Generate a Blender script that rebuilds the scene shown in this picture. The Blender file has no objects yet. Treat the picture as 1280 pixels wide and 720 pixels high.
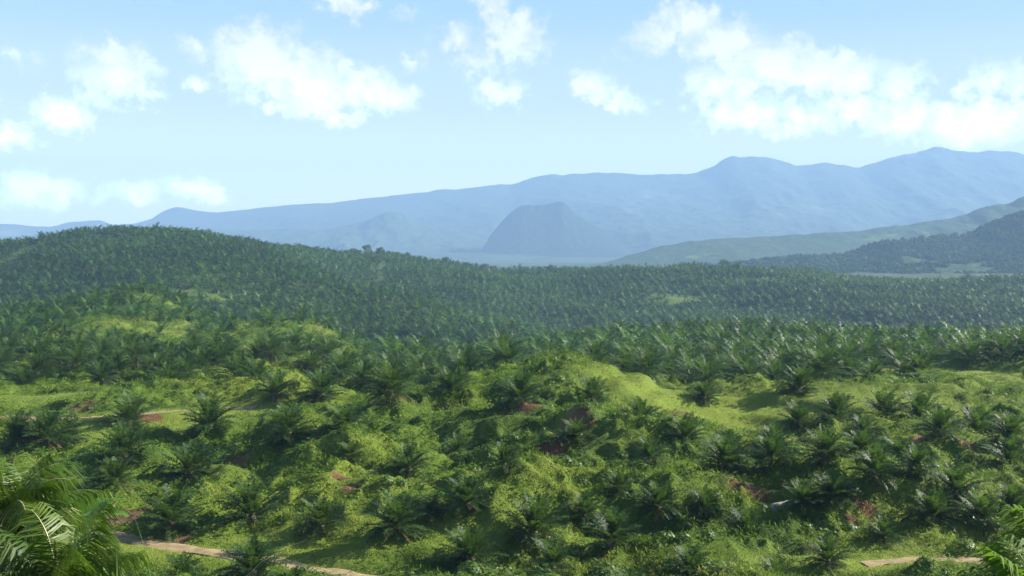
import bpy, math, numpy as np
from mathutils import Vector, Matrix

rng = np.random.default_rng(11)
scene = bpy.context.scene
COL = scene.collection

# ------------------------------------------------------------------ camera frame
F = 1372.0            # focal length in photograph pixels (1280 wide)
CX, HY = 640.0, 300.0  # column of the view axis, row of the horizon
# world: camera at origin looking along +Y, x right, z up (metres)

# ------------------------------------------------------------------ noise
def _hash(ix, iy, seed):
    h = (ix.astype(np.int64)*374761393 + iy.astype(np.int64)*668265263 + seed*974634777) & 0xffffffff
    h = ((h ^ (h >> 13))*1274126177) & 0xffffffff
    h = (h ^ (h >> 16)) & 0xffffffff
    return h.astype(np.float64)/4294967295.0

def vnoise(x, y, seed=0):
    ix = np.floor(x); iy = np.floor(y)
    fx = x-ix; fy = y-iy
    fx = fx*fx*fx*(fx*(fx*6-15)+10); fy = fy*fy*fy*(fy*(fy*6-15)+10)
    a = _hash(ix, iy, seed); b = _hash(ix+1, iy, seed)
    c = _hash(ix, iy+1, seed); d = _hash(ix+1, iy+1, seed)
    return (a*(1-fx)+b*fx)*(1-fy) + (c*(1-fx)+d*fx)*fy

def fbm(x, y, seed=0, octv=4, gain=.5):
    s = 0; a = 1; t = 0
    for k in range(octv):
        s = s + a*(vnoise(x*2**k + 17.3*k, y*2**k - 9.1*k, seed+k)*2-1)
        t += a; a *= gain
    return s/t

def ridged(x, y, seed=0, octv=4):
    s = 0; a = 1; t = 0
    for k in range(octv):
        s = s + a*(1-abs(vnoise(x*2**k+5*k, y*2**k+3*k, seed+k)*2-1)*2)
        t += a; a *= .5
    return s/t

def sstep(a, b, x):
    t = np.clip((x-a)/(b-a), 0, 1)
    return t*t*(3-2*t)

# ------------------------------------------------------------------ terrain
cols = np.array([-400, 0, 160, 320, 400, 480, 640, 800, 960, 1120, 1280, 1700], float)
def row(v):
    return [v]*len(cols)
tab = [
 (0.5, None), (10, row(960)), (20, row(880)), (40, row(820)), (60, row(768)), (75, row(742)), (85, row(702)),
 (95, row(656)), (108, row(606)), (122, row(566)), (140, row(527)),
 (155, row(504)),
 (175, [482, 482, 482, 484, 485, 486, 482, 488, 497, 484, 480, 478]),
 (200, [462, 462, 462, 466, 470, 478, 480, 488, 488, 466, 464, 460]),
 (240, [445, 445, 445, 452, 452, 468, 476, 472, 468, 466, 455, 450]),
 (290, [428, 428, 424, 432, 436, 462, 462, 454, 449, 452, 447, 440]),
 (340, [412, 412, 400, 424, 440, 470, 452, 440, 436, 439, 440, 434]),
 (400, [398, 398, 388, 438, 455, 470, 446, 428, 425, 441, 443, 436]),
 (470, [400, 400, 402, 447, 455, 462, 470, 450, 440, 450, 452, 446]),
 (560, [400, 400, 402, 425, 436, 446, 462, 485, 483, 483, 475, 466]),
 (650, [366, 366, 368, 388, 398, 410, 427, 474, 476, 476, 466, 460]),
 (740, [335, 335, 337, 352, 364, 374, 426, 452, 452, 452, 446, 440]),
 (820, [318, 319, 315, 327, 347, 378, 412, 428, 430, 430, 424, 420]),
 (900, [307, 308, 302, 313, 352, 372, 394, 405, 406, 406, 402, 400]),
 (1000, [309, 310, 304, 324, 344, 352, 370, 378, 379, 380, 380, 378]),
 (1100, [307, 309, 309, 322, 328, 330, 350, 355, 356, 357, 360, 360]),
 (1200, [311, 312, 312, 316, 317, 318, 341, 342, 342, 345, 350, 350]),
 (1400, [318, 320, 320, 327, 328, 330, 350, 352, 350, 352, 354, 354]),
 (1800, row(347)), (2600, row(343)), (4000, row(333)), (7000, row(319)), (20000, row(306)),
]
kd = np.array([t[0] for t in tab])
def tz(t):
    if t[1] is None: return np.full(len(cols), -1.7)
    return -(np.array(t[1], float)-HY)/F*t[0]
ktab = np.array([tz(t) for t in tab])

def pchip(xk, yk, x):
    # yk (n, m), x (q) -> (q, m)
    h = np.diff(xk)[:, None]; dl = np.diff(yk, axis=0)/h
    m = np.zeros_like(yk)
    w1 = 2*h[1:]+h[:-1]; w2 = h[1:]+2*h[:-1]
    same = dl[1:]*dl[:-1] > 0
    with np.errstate(divide='ignore', invalid='ignore'):
        hm = (w1+w2)/(w1/dl[:-1]+w2/dl[1:])
    m[1:-1] = np.where(same, hm, 0)
    m[0] = dl[0]; m[-1] = dl[-1]
    i = np.clip(np.searchsorted(xk, x, side='right')-1, 0, len(xk)-2)
    hh = h[i]; t = ((x-xk[i])[:, None])/hh
    return ((1+2*t)*(1-t)**2*yk[i] + t*(1-t)**2*hh*m[i] + t*t*(3-2*t)*yk[i+1] + t*t*(t-1)*hh*m[i+1])

LD0, LD1, ND = math.log(.5), math.log(20000), 1400
fd = np.exp(np.linspace(LD0, LD1, ND))
g1 = pchip(kd, ktab, fd)                       # (ND, ncol)
PX0, PX1, NP_ = -400.0, 1700.0, 300
fpx = np.linspace(PX0, PX1, NP_)
GRID = pchip(cols, g1.T.copy(), fpx).T         # (ND, NP_)

def pxd(px, d, z=0):
    return np.array([(px-CX)/F*d, d, z])

BUMPS = [  # photo column, depth, height, radius x, radius y
 (700, 150, 3.6, 15, 15), (640, 128, 1.6, 14, 12), (560, 118, -1.9, 9, 16), (455, 118, 1.7, 12, 16),
 (830, 118, 1.9, 12, 10), (900, 140, -1.2, 10, 10), (760, 100, 1.2, 9, 8), (1010, 150, 1.6, 20, 10),
 (1000, 104, 1.3, 12, 8), (1180, 165, 1.3, 20, 14), (620, 96, 1.2, 8, 8), (500, 92, 1.0, 9, 5), (1190, 98, 1.2, 16, 6),
 (330, 128, .8, 16, 8),(185, 390, 4.0, 32, 36), (375, 300, 4.6, 20, 28), (270, 330, -3, 9, 40), (90, 300, 3, 14, 20),
]
TRACK_PTS = {}
def H_base(x, y):
    x = np.asarray(x, float); y = np.asarray(y, float)
    d = np.clip(y, .5, 19990)
    px = np.clip(CX + F*x/d, PX0, PX1-.01)
    a = (np.log(d)-LD0)/(LD1-LD0)*(ND-1); b = (px-PX0)/(PX1-PX0)*(NP_-1)
    i = np.clip(a.astype(int), 0, ND-2); j = np.clip(b.astype(int), 0, NP_-2)
    fa = a-i; fb = b-j
    z = (GRID[i, j]*(1-fa)+GRID[i+1, j]*fa)*(1-fb) + (GRID[i, j+1]*(1-fa)+GRID[i+1, j+1]*fa)*fb
    for (bp, bd, h, rx, ry) in BUMPS:
        c = pxd(bp, bd)
        z = z + 1.5*h*np.exp(-(((x-c[0])/rx)**2+((y-bd)/ry)**2))
    z = z + fbm(x/26, y/26, 3, 2)*1.9*sstep(60, 110, y)*(1-sstep(1500, 2500, y))
    ti = 1.5
    tt = z/ti+fbm(x/40, y/40, 13, 2)*.8; tf = tt-np.floor(tt)
    z = z + (sstep(.28, .72, tf)-tf)*ti*.75*sstep(80, 110, y)*(1-sstep(430, 520, y))
    z = z + fbm(x/150, y/170, 5, 4)*15*sstep(420, 800, y)*(1-sstep(1500, 2500, y))
    z = z + fbm(x/900, y/900, 8, 4)*10*sstep(1600, 3200, y)
    return z

def cast(px, py, dmin=55., dmax=1500., fn=H_base, off=0.0):
    d = np.exp(np.linspace(math.log(dmin), math.log(dmax), 3000))
    x = (px-CX)/F*d; z = -(py-HY)/F*d
    h = fn(x, d)+off
    k = np.nonzero(h >= z)[0]
    if len(k) == 0: return np.array([x[-1], d[-1], h[-1]])
    k = k[0]
    return np.array([x[k], d[k], h[k]])

def polyline(pts):
    P = np.array([cast(*p)[:2] for p in pts])
    out = []
    for k in range(len(P)-1):
        p0 = P[max(k-1, 0)]; p1 = P[k]; p2 = P[k+1]; p3 = P[min(k+2, len(P)-1)]
        n = max(2, int(np.linalg.norm(p2-p1)/.5))
        for t in np.linspace(0, 1, n, endpoint=False):
            out.append(.5*((2*p1)+(-p0+p2)*t+(2*p0-5*p1+4*p2-p3)*t*t+(-p0+3*p1-3*p2+p3)*t**3))
    out.append(P[-1])
    return np.array(out)

TRACKS = [
 (polyline([(-60, 640), (60, 655), (146, 669), (220, 680), (302, 693), (380, 707), (450, 719), (540, 736), (640, 752)]), 1.15),
 (polyline([(-120, 528), (0, 523), (80, 521), (160, 517), (240, 511), (320, 507)]), .8),
 (polyline([(1080, 702), (1140, 697), (1180, 696), (1235, 699), (1300, 706), (1400, 716)]), .85),
]
def track_dist(x, y):
    x = np.asarray(x, float); y = np.asarray(y, float)
    best = np.full(x.shape, 1e3)
    m = (y > 55) & (y < 200)
    if not m.any(): return best
    xs = x[m]; ys = y[m]; b = best[m]
    for P, w in TRACKS:
        for q in P[::3]:
            b = np.minimum(b, np.hypot(xs-q[0], ys-q[1])-w)
    best[m] = b
    return best

# smooth short-grass patches: photo column, row, radius x m, radius y m
SMOOTH = [(900, 514, 18, 8), (1010, 512, 20, 9), (1180, 468, 15, 24), (300, 520, 16, 8), (150, 545, 16, 8), (250, 690, 30, 4),
          (1120, 705, 14, 3), (20, 500, 12, 10), (560, 620, 0.1, 0.1)]
SM = [(cast(a, b), rx, ry) for a, b, rx, ry in SMOOTH]
def smooth_mask(x, y):
    m = np.zeros(np.shape(x))
    for c, rx, ry in SM:
        m = np.maximum(m, np.exp(-(((x-c[0])/rx)**2+((y-c[1])/ry)**2)**2))
    return m

def micro(x, y, td):
    near = sstep(60, 80, y)*(1-sstep(260, 420, y))
    hum = 1-np.abs(vnoise(x/3.1, y/2.6, 21)*2-1)
    hum2 = 1-np.abs(vnoise(x/1.3, y/1.2, 22)*2-1)
    m = (hum-.5)*1.25 + (hum2-.5)*.5 + fbm(x/8, y/6, 23, 2)*1.9
    m = m + fbm(x/.5, y/.5, 24, 2)*.12
    k = sstep(.6, 5.0, td)*(1-.82*smooth_mask(x, y))
    m = m*near*k - .25*(1-sstep(-.2, .8, td))
    bank = np.exp(-((td-2.6)/1.3)**2)*.45*near
    return m + bank*0.35
def H(x, y):
    return H_base(x, y)+micro(np.asarray(x, float), np.asarray(y, float), track_dist(x, y))
def Hs(x, y):
    return float(H(np.array([x]), np.array([y]))[0])

# ------------------------------------------------------------------ mesh helpers
def np_mesh(name, V, Q=None, T=None, mat=None, tint=None, smooth=False, attrs=None):
    me = bpy.data.meshes.new(name)
    V = np.ascontiguousarray(V, dtype=np.float32)
    nq = 0 if Q is None else len(Q); nt = 0 if T is None else len(T)
    me.vertices.add(len(V)); me.vertices.foreach_set('co', V.ravel())
    idx = []
    if nq: idx.append(np.asarray(Q, np.int32).ravel())
    if nt: idx.append(np.asarray(T, np.int32).ravel())
    idx = np.concatenate(idx)
    me.loops.add(len(idx)); me.loops.foreach_set('vertex_index', idx)
    me.polygons.add(nq+nt)
    st = np.concatenate([np.arange(nq)*4, nq*4+np.arange(nt)*3]).astype(np.int32)
    me.polygons.foreach_set('loop_start', st)
    if smooth:
        me.polygons.foreach_set('use_smooth', np.ones(nq+nt, dtype=bool))
    for k, v in (attrs or {}).items():
        a = me.attributes.new(k, 'FLOAT', 'POINT'); a.data.foreach_set('value', np.asarray(v, np.float32))
    if tint is not None:
        a = me.attributes.new('tint', 'FLOAT', 'POINT'); a.data.foreach_set('value', np.asarray(tint, np.float32))
    me.update(calc_edges=True)
    if mat: me.materials.append(mat)
    return me

def link(name, data, parent=None, loc=(0, 0, 0)):
    o = bpy.data.objects.new(name, data); COL.objects.link(o)
    o.location = loc
    if parent: o.parent = parent
    return o
def tag(o, label=None, cat=None, group=None, kind=None):
    if label: o['label'] = label
    if cat: o['category'] = cat
    if group: o['group'] = group
    if kind: o['kind'] = kind
    return o

# ------------------------------------------------------------------ materials
def nt(name):
    m = bpy.data.materials.new(name); m.use_nodes = True
    t = m.node_tree; t.nodes.clear()
    return m, t
def N(t, ty, **kw):
    n = t.nodes.new(ty)
    for k, v in kw.items():
        if k.startswith('i_'):
            n.inputs[k[2:].replace('_', ' ')].default_value = v
        else: setattr(n, k, v)
    return n
def ramp(t, fac, stops):
    r = t.nodes.new('ShaderNodeValToRGB')
    cr = r.color_ramp
    while len(cr.elements) < len(stops): cr.elements.new(.5)
    for e, (p, c) in zip(cr.elements, stops):
        e.position = p; e.color = (*c, 1)
    t.links.new(fac, r.inputs[0])
    return r.outputs[0]
def mixc(t, fac, a, b, mode='MIX'):
    m = t.nodes.new('ShaderNodeMix'); m.data_type = 'RGBA'; m.blend_type = mode
    for s, v in ((m.inputs[0], fac), (m.inputs[6], a), (m.inputs[7], b)):
        if isinstance(v, (int, float)): s.default_value = v
        elif isinstance(v, tuple): s.default_value = (*v, 1)
        else: t.links.new(v, s)
    return m.outputs[2]
def noise(t, vec, scale, detail=4, rough=.55):
    n = t.nodes.new('ShaderNodeTexNoise'); n.inputs['Scale'].default_value = scale
    n.inputs['Detail'].default_value = detail; n.inputs['Roughness'].default_value = rough
    if vec is not None: t.links.new(vec, n.inputs['Vector'])
    return n.outputs['Fac']
def math_(t, op, a, b=None, clamp=False):
    m = t.nodes.new('ShaderNodeMath'); m.operation = op; m.use_clamp = clamp
    for s, v in zip(m.inputs, (a, b)):
        if v is None: continue
        if isinstance(v, (int, float)): s.default_value = v
        else: t.links.new(v, s)
    return m.outputs[0]
def mrange(t, v, a, b, c=0, d=1):
    m = t.nodes.new('ShaderNodeMapRange'); t.links.new(v, m.inputs[0])
    m.interpolation_type = 'SMOOTHSTEP'
    for i, q in enumerate((a, b, c, d)): m.inputs[i+1].default_value = q
    return m.outputs[0]

def leaf_mat(name, stops, rough=.42, trans=.28, tcol=(.16, .30, .03), spec=.5, objvar=True):
    m, t = nt(name)
    at = N(t, 'ShaderNodeAttribute', attribute_name='tint')
    c = ramp(t, at.outputs['Fac'], stops)
    if objvar:
        oi = t.nodes.new('ShaderNodeObjectInfo')
        c = mixc(t, mrange(t, oi.outputs['Random'], .0, 1, 0, .45), c, (.07, .11, .02))
    p = N(t, 'ShaderNodeBsdfPrincipled'); t.links.new(c, p.inputs['Base Color'])
    p.inputs['Roughness'].default_value = rough
    p.inputs['Specular IOR Level'].default_value = spec
    tr = N(t, 'ShaderNodeBsdfTranslucent'); 
    tc = mixc(t, .5, c, tcol); t.links.new(tc, tr.inputs['Color'])
    mx = N(t, 'ShaderNodeMixShader'); mx.inputs[0].default_value = trans
    t.links.new(p.outputs[0], mx.inputs[1]); t.links.new(tr.outputs[0], mx.inputs[2])
    o = N(t, 'ShaderNodeOutputMaterial'); t.links.new(mx.outputs[0], o.inputs[0])
    return m
G3 = [(0, (.008, .027, .008)), (.5, (.022, .060, .013)), (.85, (.055, .11, .026)), (1, (.17, .15, .06))]
M_palm = leaf_mat('palm_leaf', G3, rough=.55, spec=.2)
M_palmfar = leaf_mat('palm_leaf_far', [(0, (.006, .025, .006)), (.5, (.018, .060, .011)), (1, (.070, .145, .026))], rough=.55, objvar=False, spec=.22)
M_cover = leaf_mat('cover_leaf', [(0, (.030, .080, .006)), (.5, (.088, .175, .011)), (.85, (.20, .245, .018)), (1, (.27, .22, .07))], rough=.6, trans=.3, tcol=(.24, .38, .01), spec=.2, objvar=False)
M_grass = leaf_mat('grass_blade', [(0, (.05, .13, .015)), (.6, (.12, .22, .03)), (.85, (.30, .33, .12)), (1, (.55, .50, .30))], rough=.38, trans=.3, objvar=False)
M_near = leaf_mat('near_palm_leaf', [(0, (.022, .055, .006)), (.6, (.075, .13, .012)), (.9, (.18, .22, .045)), (1, (.42, .40, .22))], rough=.45, spec=.25, trans=.24, objvar=False, tcol=(.16, .33, .02))
M_near2 = leaf_mat('bright_palm_leaf', [(0, (.04, .09, .008)), (.6, (.10, .17, .018)), (1, (.35, .36, .16))], rough=.6, spec=.1, trans=.35, objvar=False, tcol=(.22, .42, .02))
M_banana = leaf_mat('banana_leaf', [(0, (.07, .17, .015)), (1, (.13, .28, .03))], rough=.35, trans=.4, objvar=False)
M_forest = leaf_mat('forest_leaf', [(0, (.015, .036, .010)), (.5, (.03, .06, .014)), (1, (.06, .10, .022))], rough=.8, spec=.05, trans=.15, objvar=False)
M_shrub = leaf_mat('shrub_leaf', [(0, (.012, .038, .005)), (.5, (.034, .082, .009)), (1, (.10, .165, .018))], rough=.5, spec=.3, trans=.25, tcol=(.18,.32,.01), objvar=False)
M_tree = leaf_mat('broad_leaf', [(0, (.02, .05, .012)), (.6, (.04, .085, .02)), (1, (.08, .13, .03))], rough=.55, spec=.3, trans=.2)

def simple_mat(name, c1, c2, scale, rough=.85, bump=.3):
    m, t = nt(name)
    tc = N(t, 'ShaderNodeTexCoord'); n = noise(t, tc.outputs['Object'], scale, 5)
    c = mixc(t, mrange(t, n, .3, .7), c1, c2)
    p = N(t, 'ShaderNodeBsdfPrincipled'); t.links.new(c, p.inputs['Base Color']); p.inputs['Roughness'].default_value = rough
    b = N(t, 'ShaderNodeBump'); b.inputs['Strength'].default_value = bump; b.inputs['Distance'].default_value = .05
    t.links.new(n, b.inputs['Height']); t.links.new(b.outputs[0], p.inputs['Normal'])
    o = N(t, 'ShaderNodeOutputMaterial'); t.links.new(p.outputs[0], o.inputs[0])
    return m
M_trunk = simple_mat('palm_trunk', (.05, .035, .02), (.14, .10, .06), 9)
M_dead = simple_mat('dead_frond', (.16, .11, .055), (.27, .20, .10), 5)
M_bark = simple_mat('bark', (.09, .07, .05), (.2, .16, .12), 4)
M_track = simple_mat('track_dirt', (.19, .135, .06), (.30, .225, .11), 1.3, .95, .5)

# ground
M_ground, t = nt('ground')
geo = N(t, 'ShaderNodeNewGeometry'); pos = geo.outputs['Position']
n1 = noise(t, pos, .035, 4); n2 = noise(t, pos, .35, 5, .6); n3 = noise(t, pos, 2.6, 5, .65)
a = mixc(t, mrange(t, n2, .3, .7), (.045, .090, .008), (.118, .185, .014))
a = mixc(t, mrange(t, n1, .38, .68), a, (.165, .21, .02))
a = mixc(t, mrange(t, n3, .35, .75, 0, .55), a, (.032, .075, .010))
sm = N(t, 'ShaderNodeAttribute', attribute_name='smoothg')
sg = mixc(t, mrange(t, n3, .3, .7), (.15, .225, .016), (.21, .25, .03))
a = mixc(t, math_(t, 'MULTIPLY', sm.outputs['Fac'], .8), a, sg)
so = N(t, 'ShaderNodeAttribute', attribute_name='soil')
sf = mrange(t, math_(t, 'ADD', so.outputs['Fac'], math_(t, 'MULTIPLY', math_(t, 'SUBTRACT', n3, .5), .9)), .38, .55)
soilc = mixc(t, mrange(t, n2, .35, .65), (.135, .06, .026), (.20, .125, .06))
a = mixc(t, sf, a, soilc)
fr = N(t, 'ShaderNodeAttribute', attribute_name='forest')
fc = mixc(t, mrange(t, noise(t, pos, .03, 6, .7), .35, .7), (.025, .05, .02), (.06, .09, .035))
a = mixc(t, fr.outputs['Fac'], a, fc)  # real forest far off; nearer, shade under the palms put into the colour
p = N(t, 'ShaderNodeBsdfPrincipled'); t.links.new(a, p.inputs['Base Color']); p.inputs['Roughness'].default_value = .9
p.inputs['Specular IOR Level'].default_value = .2
bp = N(t, 'ShaderNodeBump'); bp.inputs['Strength'].default_value = .9; bp.inputs['Distance'].default_value = .35
t.links.new(math_(t, 'ADD', n3, noise(t, pos, 7, 3)), bp.inputs['Height']); t.links.new(bp.outputs[0], p.inputs['Normal'])
o = N(t, 'ShaderNodeOutputMaterial'); t.links.new(p.outputs[0], o.inputs[0])

def hill_mat(name, c1, c2, c3, s, patch=.60):
    m, t = nt(name)
    geo = N(t, 'ShaderNodeNewGeometry'); pos = geo.outputs['Position']
    n1 = noise(t, pos, s, 6, .6); n2 = noise(t, pos, s*12, 6, .7)
    a = mixc(t, mrange(t, n2, .35, .7), c1, c2)
    a = mixc(t, mrange(t, n1, patch, patch+.12), a, c3)
    p = N(t, 'ShaderNodeBsdfPrincipled'); t.links.new(a, p.inputs['Base Color']); p.inputs['Roughness'].default_value = .95
    p.inputs['Specular IOR Level'].default_value = .1
    b = N(t, 'ShaderNodeBump'); b.inputs['Strength'].default_value = .8; b.inputs['Distance'].default_value = 12
    t.links.new(n2, b.inputs['Height']); t.links.new(b.outputs[0], p.inputs['Normal'])
    o = N(t, 'ShaderNodeOutputMaterial'); t.links.new(p.outputs[0], o.inputs[0])
    return m
M_mtn = hill_mat('mountain_forest', (.03, .055, .03), (.06, .09, .05), (.13, .15, .09), .0016)
M_cone = hill_mat('cone_forest', (.012, .025, .018), (.025, .042, .028), (.05, .06, .04), .003, .7)
M_hill = hill_mat('hill_forest', (.03, .06, .02), (.06, .10, .03), (.12, .18, .05), .004, .58)

# ------------------------------------------------------------------ palms positions
HAND = [  # column, row of the foot, crown width in photo pixels, label
 (161, 527, 60, 'young oil palm on a round ring of bare brown soil beside the upper grass track'),
 (262, 533, 62, 'young oil palm alone on the lit lawn with a long shadow to its left'),
 (155, 577, 72, 'bushy young oil palm just below the one on the bare soil ring'),
 (58, 560, 66, 'dark tall young oil palm behind the near fronds at the left edge'),
 (84, 552, 50, 'oil palm with a pale upright spear leaf beside the dark palm at the left edge'),
 (237, 592, 72, 'wide oil palm directly above the blue-green one that stands over the dirt track'),
 (144, 626, 56, 'small low-fronded oil palm just right of the near drooping fronds'),
 (212, 659, 78, 'blue-green upright oil palm on a bare soil lip right above the dirt track'),
 (315, 647, 76, 'dense dark oil palm beside a red soil scar, between the track bank and the lawn'),
 (228, 716, 54, 'dark oil palm below the dirt track, behind the thin dry grass stalks'),
 (316, 728, 76, 'oil palm cut by the bottom edge, just below the dirt track'),
 (361, 549, 62, 'young oil palm with a fanned crown on pinkish bare soil, centre left lawn edge'),
 (429, 537, 58, 'young oil palm with a pale lit crown right of the one on pinkish soil'),
 (487, 515, 66, 'dark drooping oil palm on a brown mound crest, left of the central hillock'),
 (566, 498, 56, 'round oil palm on the grassy crest between the brown mound and the central hillock'),
 (437, 577, 40, 'small oil palm seedling sunk in the rough grass below the pale lit palm'),
 (512, 592, 52, 'oil palm leaning over the edge of the bright grassy flank, centre left'),
 (574, 557, 48, 'feathery bright oil palm in the shaded gully left of the central hillock'),
 (402, 499, 54, 'broad bushy palm at the foot of the round green hill'),
 (345, 498, 46, 'low-crowned palm left of the broad bushy one by the round hill'),
 (455, 486, 46, 'oil palm behind the dark drooping one on the brown mound'),
 (402, 661, 66, 'oil palm with brown trunk foot standing below the left red soil scar'),
 (496, 667, 72, 'silvery glinting oil palm just right of the two red soil scars'),
 (590, 698, 72, 'upright oil palm in the middle of the bottom slope, pale flower clumps at its foot'),
 (584, 632, 60, 'dark oil palm in the deep gully below the central hillock'),
 (650, 507, 62, 'tall oil palm with long curved pale frond on the left shoulder of the central hillock'),
 (740, 495, 50, 'oil palm with bright raised fronds at the top edge of the central hillock'),
 (721, 553, 44, 'small single-stemmed palm on dark bare soil in the middle of the hillock face'),
 (800, 529, 54, 'glossy leaning oil palm at the right shoulder of the hillock, beside a pink soil spot'),
 (812, 579, 44, 'small rounded palm with deep shadow on the right flank of the hillock'),
 (857, 560, 52, 'oil palm with broad pale fronds where the hillock meets the grassy shelf'),
 (906, 598, 68, 'large glossy oil palm with upright fronds below the grassy shelf'),
 (905, 552, 46, 'small dark palm at the lower edge of the grassy shelf'),
 (667, 667, 78, 'big silvery oil palm covered in glints low in the centre of the slope'),
 (765, 692, 68, 'spreading oil palm with a brown soil step at its foot, low centre right'),
 (822, 640, 56, 'low dark oil palm in the hollow below the rounded palm with deep shadow'),
 (690, 717, 62, 'yellowish oil palm at the bottom edge, below the big silvery one'),
 (772, 612, 44, 'half hidden palm in the shaded band across the middle of the slope'),
 (934, 668, 56, 'oil palm with silvery lower leaves and dark hollow to its left'),
 (786, 735, 62, 'white-glinting oil palm cut by the bottom edge, under the palm with the soil step'),
 (862, 722, 60, 'dark oil palm at the bottom edge, centre right'),
 (998, 530, 50, 'left one of two dark oil palms at the grassy shelf right end'),
 (1045, 530, 54, 'right one of two dark oil palms at the grassy shelf right end'),
 (1105, 521, 62, 'left one of two big shady oil palms above the brown bare strip'),
 (1150, 521, 60, 'right one of two big shady oil palms above the brown bare strip'),
 (1175, 558, 58, 'oil palm with dry yellow top leaves on the right, above the reddish bank'),
 (1222, 538, 62, 'large dark oil palm below the bright clearing, near the right edge'),
 (967, 556, 54, 'oil palm with pale broad upright fronds just below the grassy shelf'),
 (965, 594, 60, 'oil palm with pale fan crown directly under the pale upright one'),
 (1033, 587, 62, 'spreading oil palm with a dark shadow to its left below the brown bare strip'),
 (1077, 577, 52, 'dark compact oil palm right of the spreading one under the brown strip'),
 (1126, 579, 56, 'oil palm between the dark compact one and the one with dry yellow top leaves'),
 (1262, 588, 62, 'tall blue-green oil palm beside the reddish bank at the right edge'),
 (1195, 613, 68, 'wide glossy oil palm below the reddish bank on the right'),
 (1146, 609, 50, 'smaller oil palm touching the wide glossy one on its left side'),
 (1095, 621, 58, 'oil palm with one bright upright frond and black shadow, above the red soil gap'),
 (1268, 632, 60, 'oil palm at the right edge above the bright sword-leaf clump'),
 (1166, 649, 64, 'round crowned oil palm on the leafy bank over the small right track'),
 (1227, 650, 62, 'oil palm next to the round crowned one, nearer the right edge'),
 (1003, 645, 50, 'oil palm with a flat pale rock at its left, right half of the slope'),
 (1039, 640, 56, 'oil palm with broad silvery right fronds, left of the red soil gap'),
 (1105, 674, 48, 'low oil palm just below the red soil gap'),
 (1035, 705, 54, 'oil palm with dry lower fronds on a brown spot at the bottom right'),
 (968, 722, 56, 'oil palm at the bottom edge left of the one on the brown spot'),
 (1246, 736, 60, 'oil palm at the bottom right corner below the small track'),
 (1000, 487, 54, 'round oil palm behind the grassy shelf against the dense stand'),
 (880, 498, 40, 'low palm at the front foot of the dense stand, left end of the grassy shelf'),
 (1262, 560, 50, 'shaded oil palm above the blue-green one at the right edge'),
 (30, 478, 46, 'oil palm in front of the bright grass patch at the far left'),
 (20, 560, 56, 'oil palm cut by the left edge above the near fronds'),
 (630, 600, 44, 'small shaded palm in the leafy centre of the gully'),
 (540, 640, 40, 'small palm among creepers between the gully and the silvery palm by the scars'),
 (880, 640, 44, 'small palm on the yellowish slope below the large glossy one'),
 (730, 640, 48, 'palm in the dark hollow right of the big silvery one'),
 (1080, 545, 40, 'small palm on the brown bare strip on the right'),
]
SOILP = [(430, 610, 1.1, 1.), (438, 626, .9, 1.), (466, 613, 1.0, 1.), (690, 570, 1.6, .85), (771, 535, 1.0, .9), (1080, 645, .9, .8), (1064, 655, .6, .7),
         (275, 625, 1.5, .9), (225, 672, 1.5, .6), (100, 512, 3, .5), (300, 512, 4, .45), (185, 524, 2.0, .7), (1100, 530, 5, .5), (1075, 545, 3, .35),
         (1222, 565, 2.2, .85), (715, 548, 2.4, .8), (487, 517, 2.2, .8), (1020, 690, 1.6, .5), (655, 515, 2.2, .7), (880, 672, 2.3, .55),
         (825, 585, 2, .6), (1120, 465, 3, .8), (850, 520, 3, .5), (290, 575, 2.4, .55), (160, 650, 2, .7), (1160, 560, 2.4, .7), (936, 620, 2.2, .6), (1000, 560, 4, .55)]
SOIL = [(cast(a, b), r, s) for a, b, r, s in SOILP]

palms = []   # x, y, radius, class, label
for (px, py, w, lab) in HAND:
    c = cast(px, py, off=.3)
    palms.append([c[0], c[1], w/2/F*c[1]*1.14, 'young', lab])
    SOIL.append((np.array([c[0]+.2, c[1]-.6]), 1.3+.5*rng.random(), .05+.4*rng.random()))
hand_xy = np.array([[p[0], p[1]] for p in palms])

def soil_mask(x, y):
    m = np.zeros(np.shape(x))
    for c, r, s in SOIL:
        m = np.maximum(m, s*np.exp(-(((x-c[0])/(r*1.25))**2+((y-c[1])/r)**2)**1.5))
    return m

# plantation grid
CLEAR = [(1180, 470, 14, 30, 1.), (130, 402, 24, 14, .7), (200, 382, 34, 22, .5), (250, 372, 26, 16, .7), (160, 412, 20, 12, .5), (250, 430, 20, 16, .5), (60, 445, 18, 12, .5), (385, 440, 24, 28, .48), (425, 458, 16, 18, .7), (340, 470, 9, 16, .55), (850, 372, 30, 28, .85), (985, 350, 36, 18, .6),
         (250, 365, 14, 12, .8), (60, 480, 9, 12, .6), (20, 495, 10, 12, .6), (640, 478, 9, 8, .7), (690, 478, 9, 8, 1), (455, 318, 40, 40, .5), (560, 490, 5, 8, .5)]
CL = [(cast(a, b, dmin=100), rx, ry, s) for a, b, rx, ry, s in CLEAR]
sp = 7.6
gx, gy = [], []
nrow = int(1500/(sp*.866))
for j in range(nrow):
    y = 150 + j*sp*.866
    if y > 1330: break
    half = .62*y+30
    xs = np.arange(-half, half, sp) + (sp/2 if j % 2 else 0)
    gx.append(xs); gy.append(np.full(xs.shape, y))
gx = np.concatenate(gx); gy = np.concatenate(gy)
# rows follow the hills: a gentle warp of the planting grid
wx = gx + 14*fbm(gx/160, gy/160, 31, 2) + rng.normal(0, 1.35, gx.shape)
wy = gy + 14*fbm(gx/160, gy/160, 33, 2) + rng.normal(0, .55, gy.shape)
gz = H_base(wx, wy)
gpx = CX+F*wx/wy; gpy = HY-F*gz/wy
keep = np.ones(gx.shape, bool)
keep &= ~((wy < 168))
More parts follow.
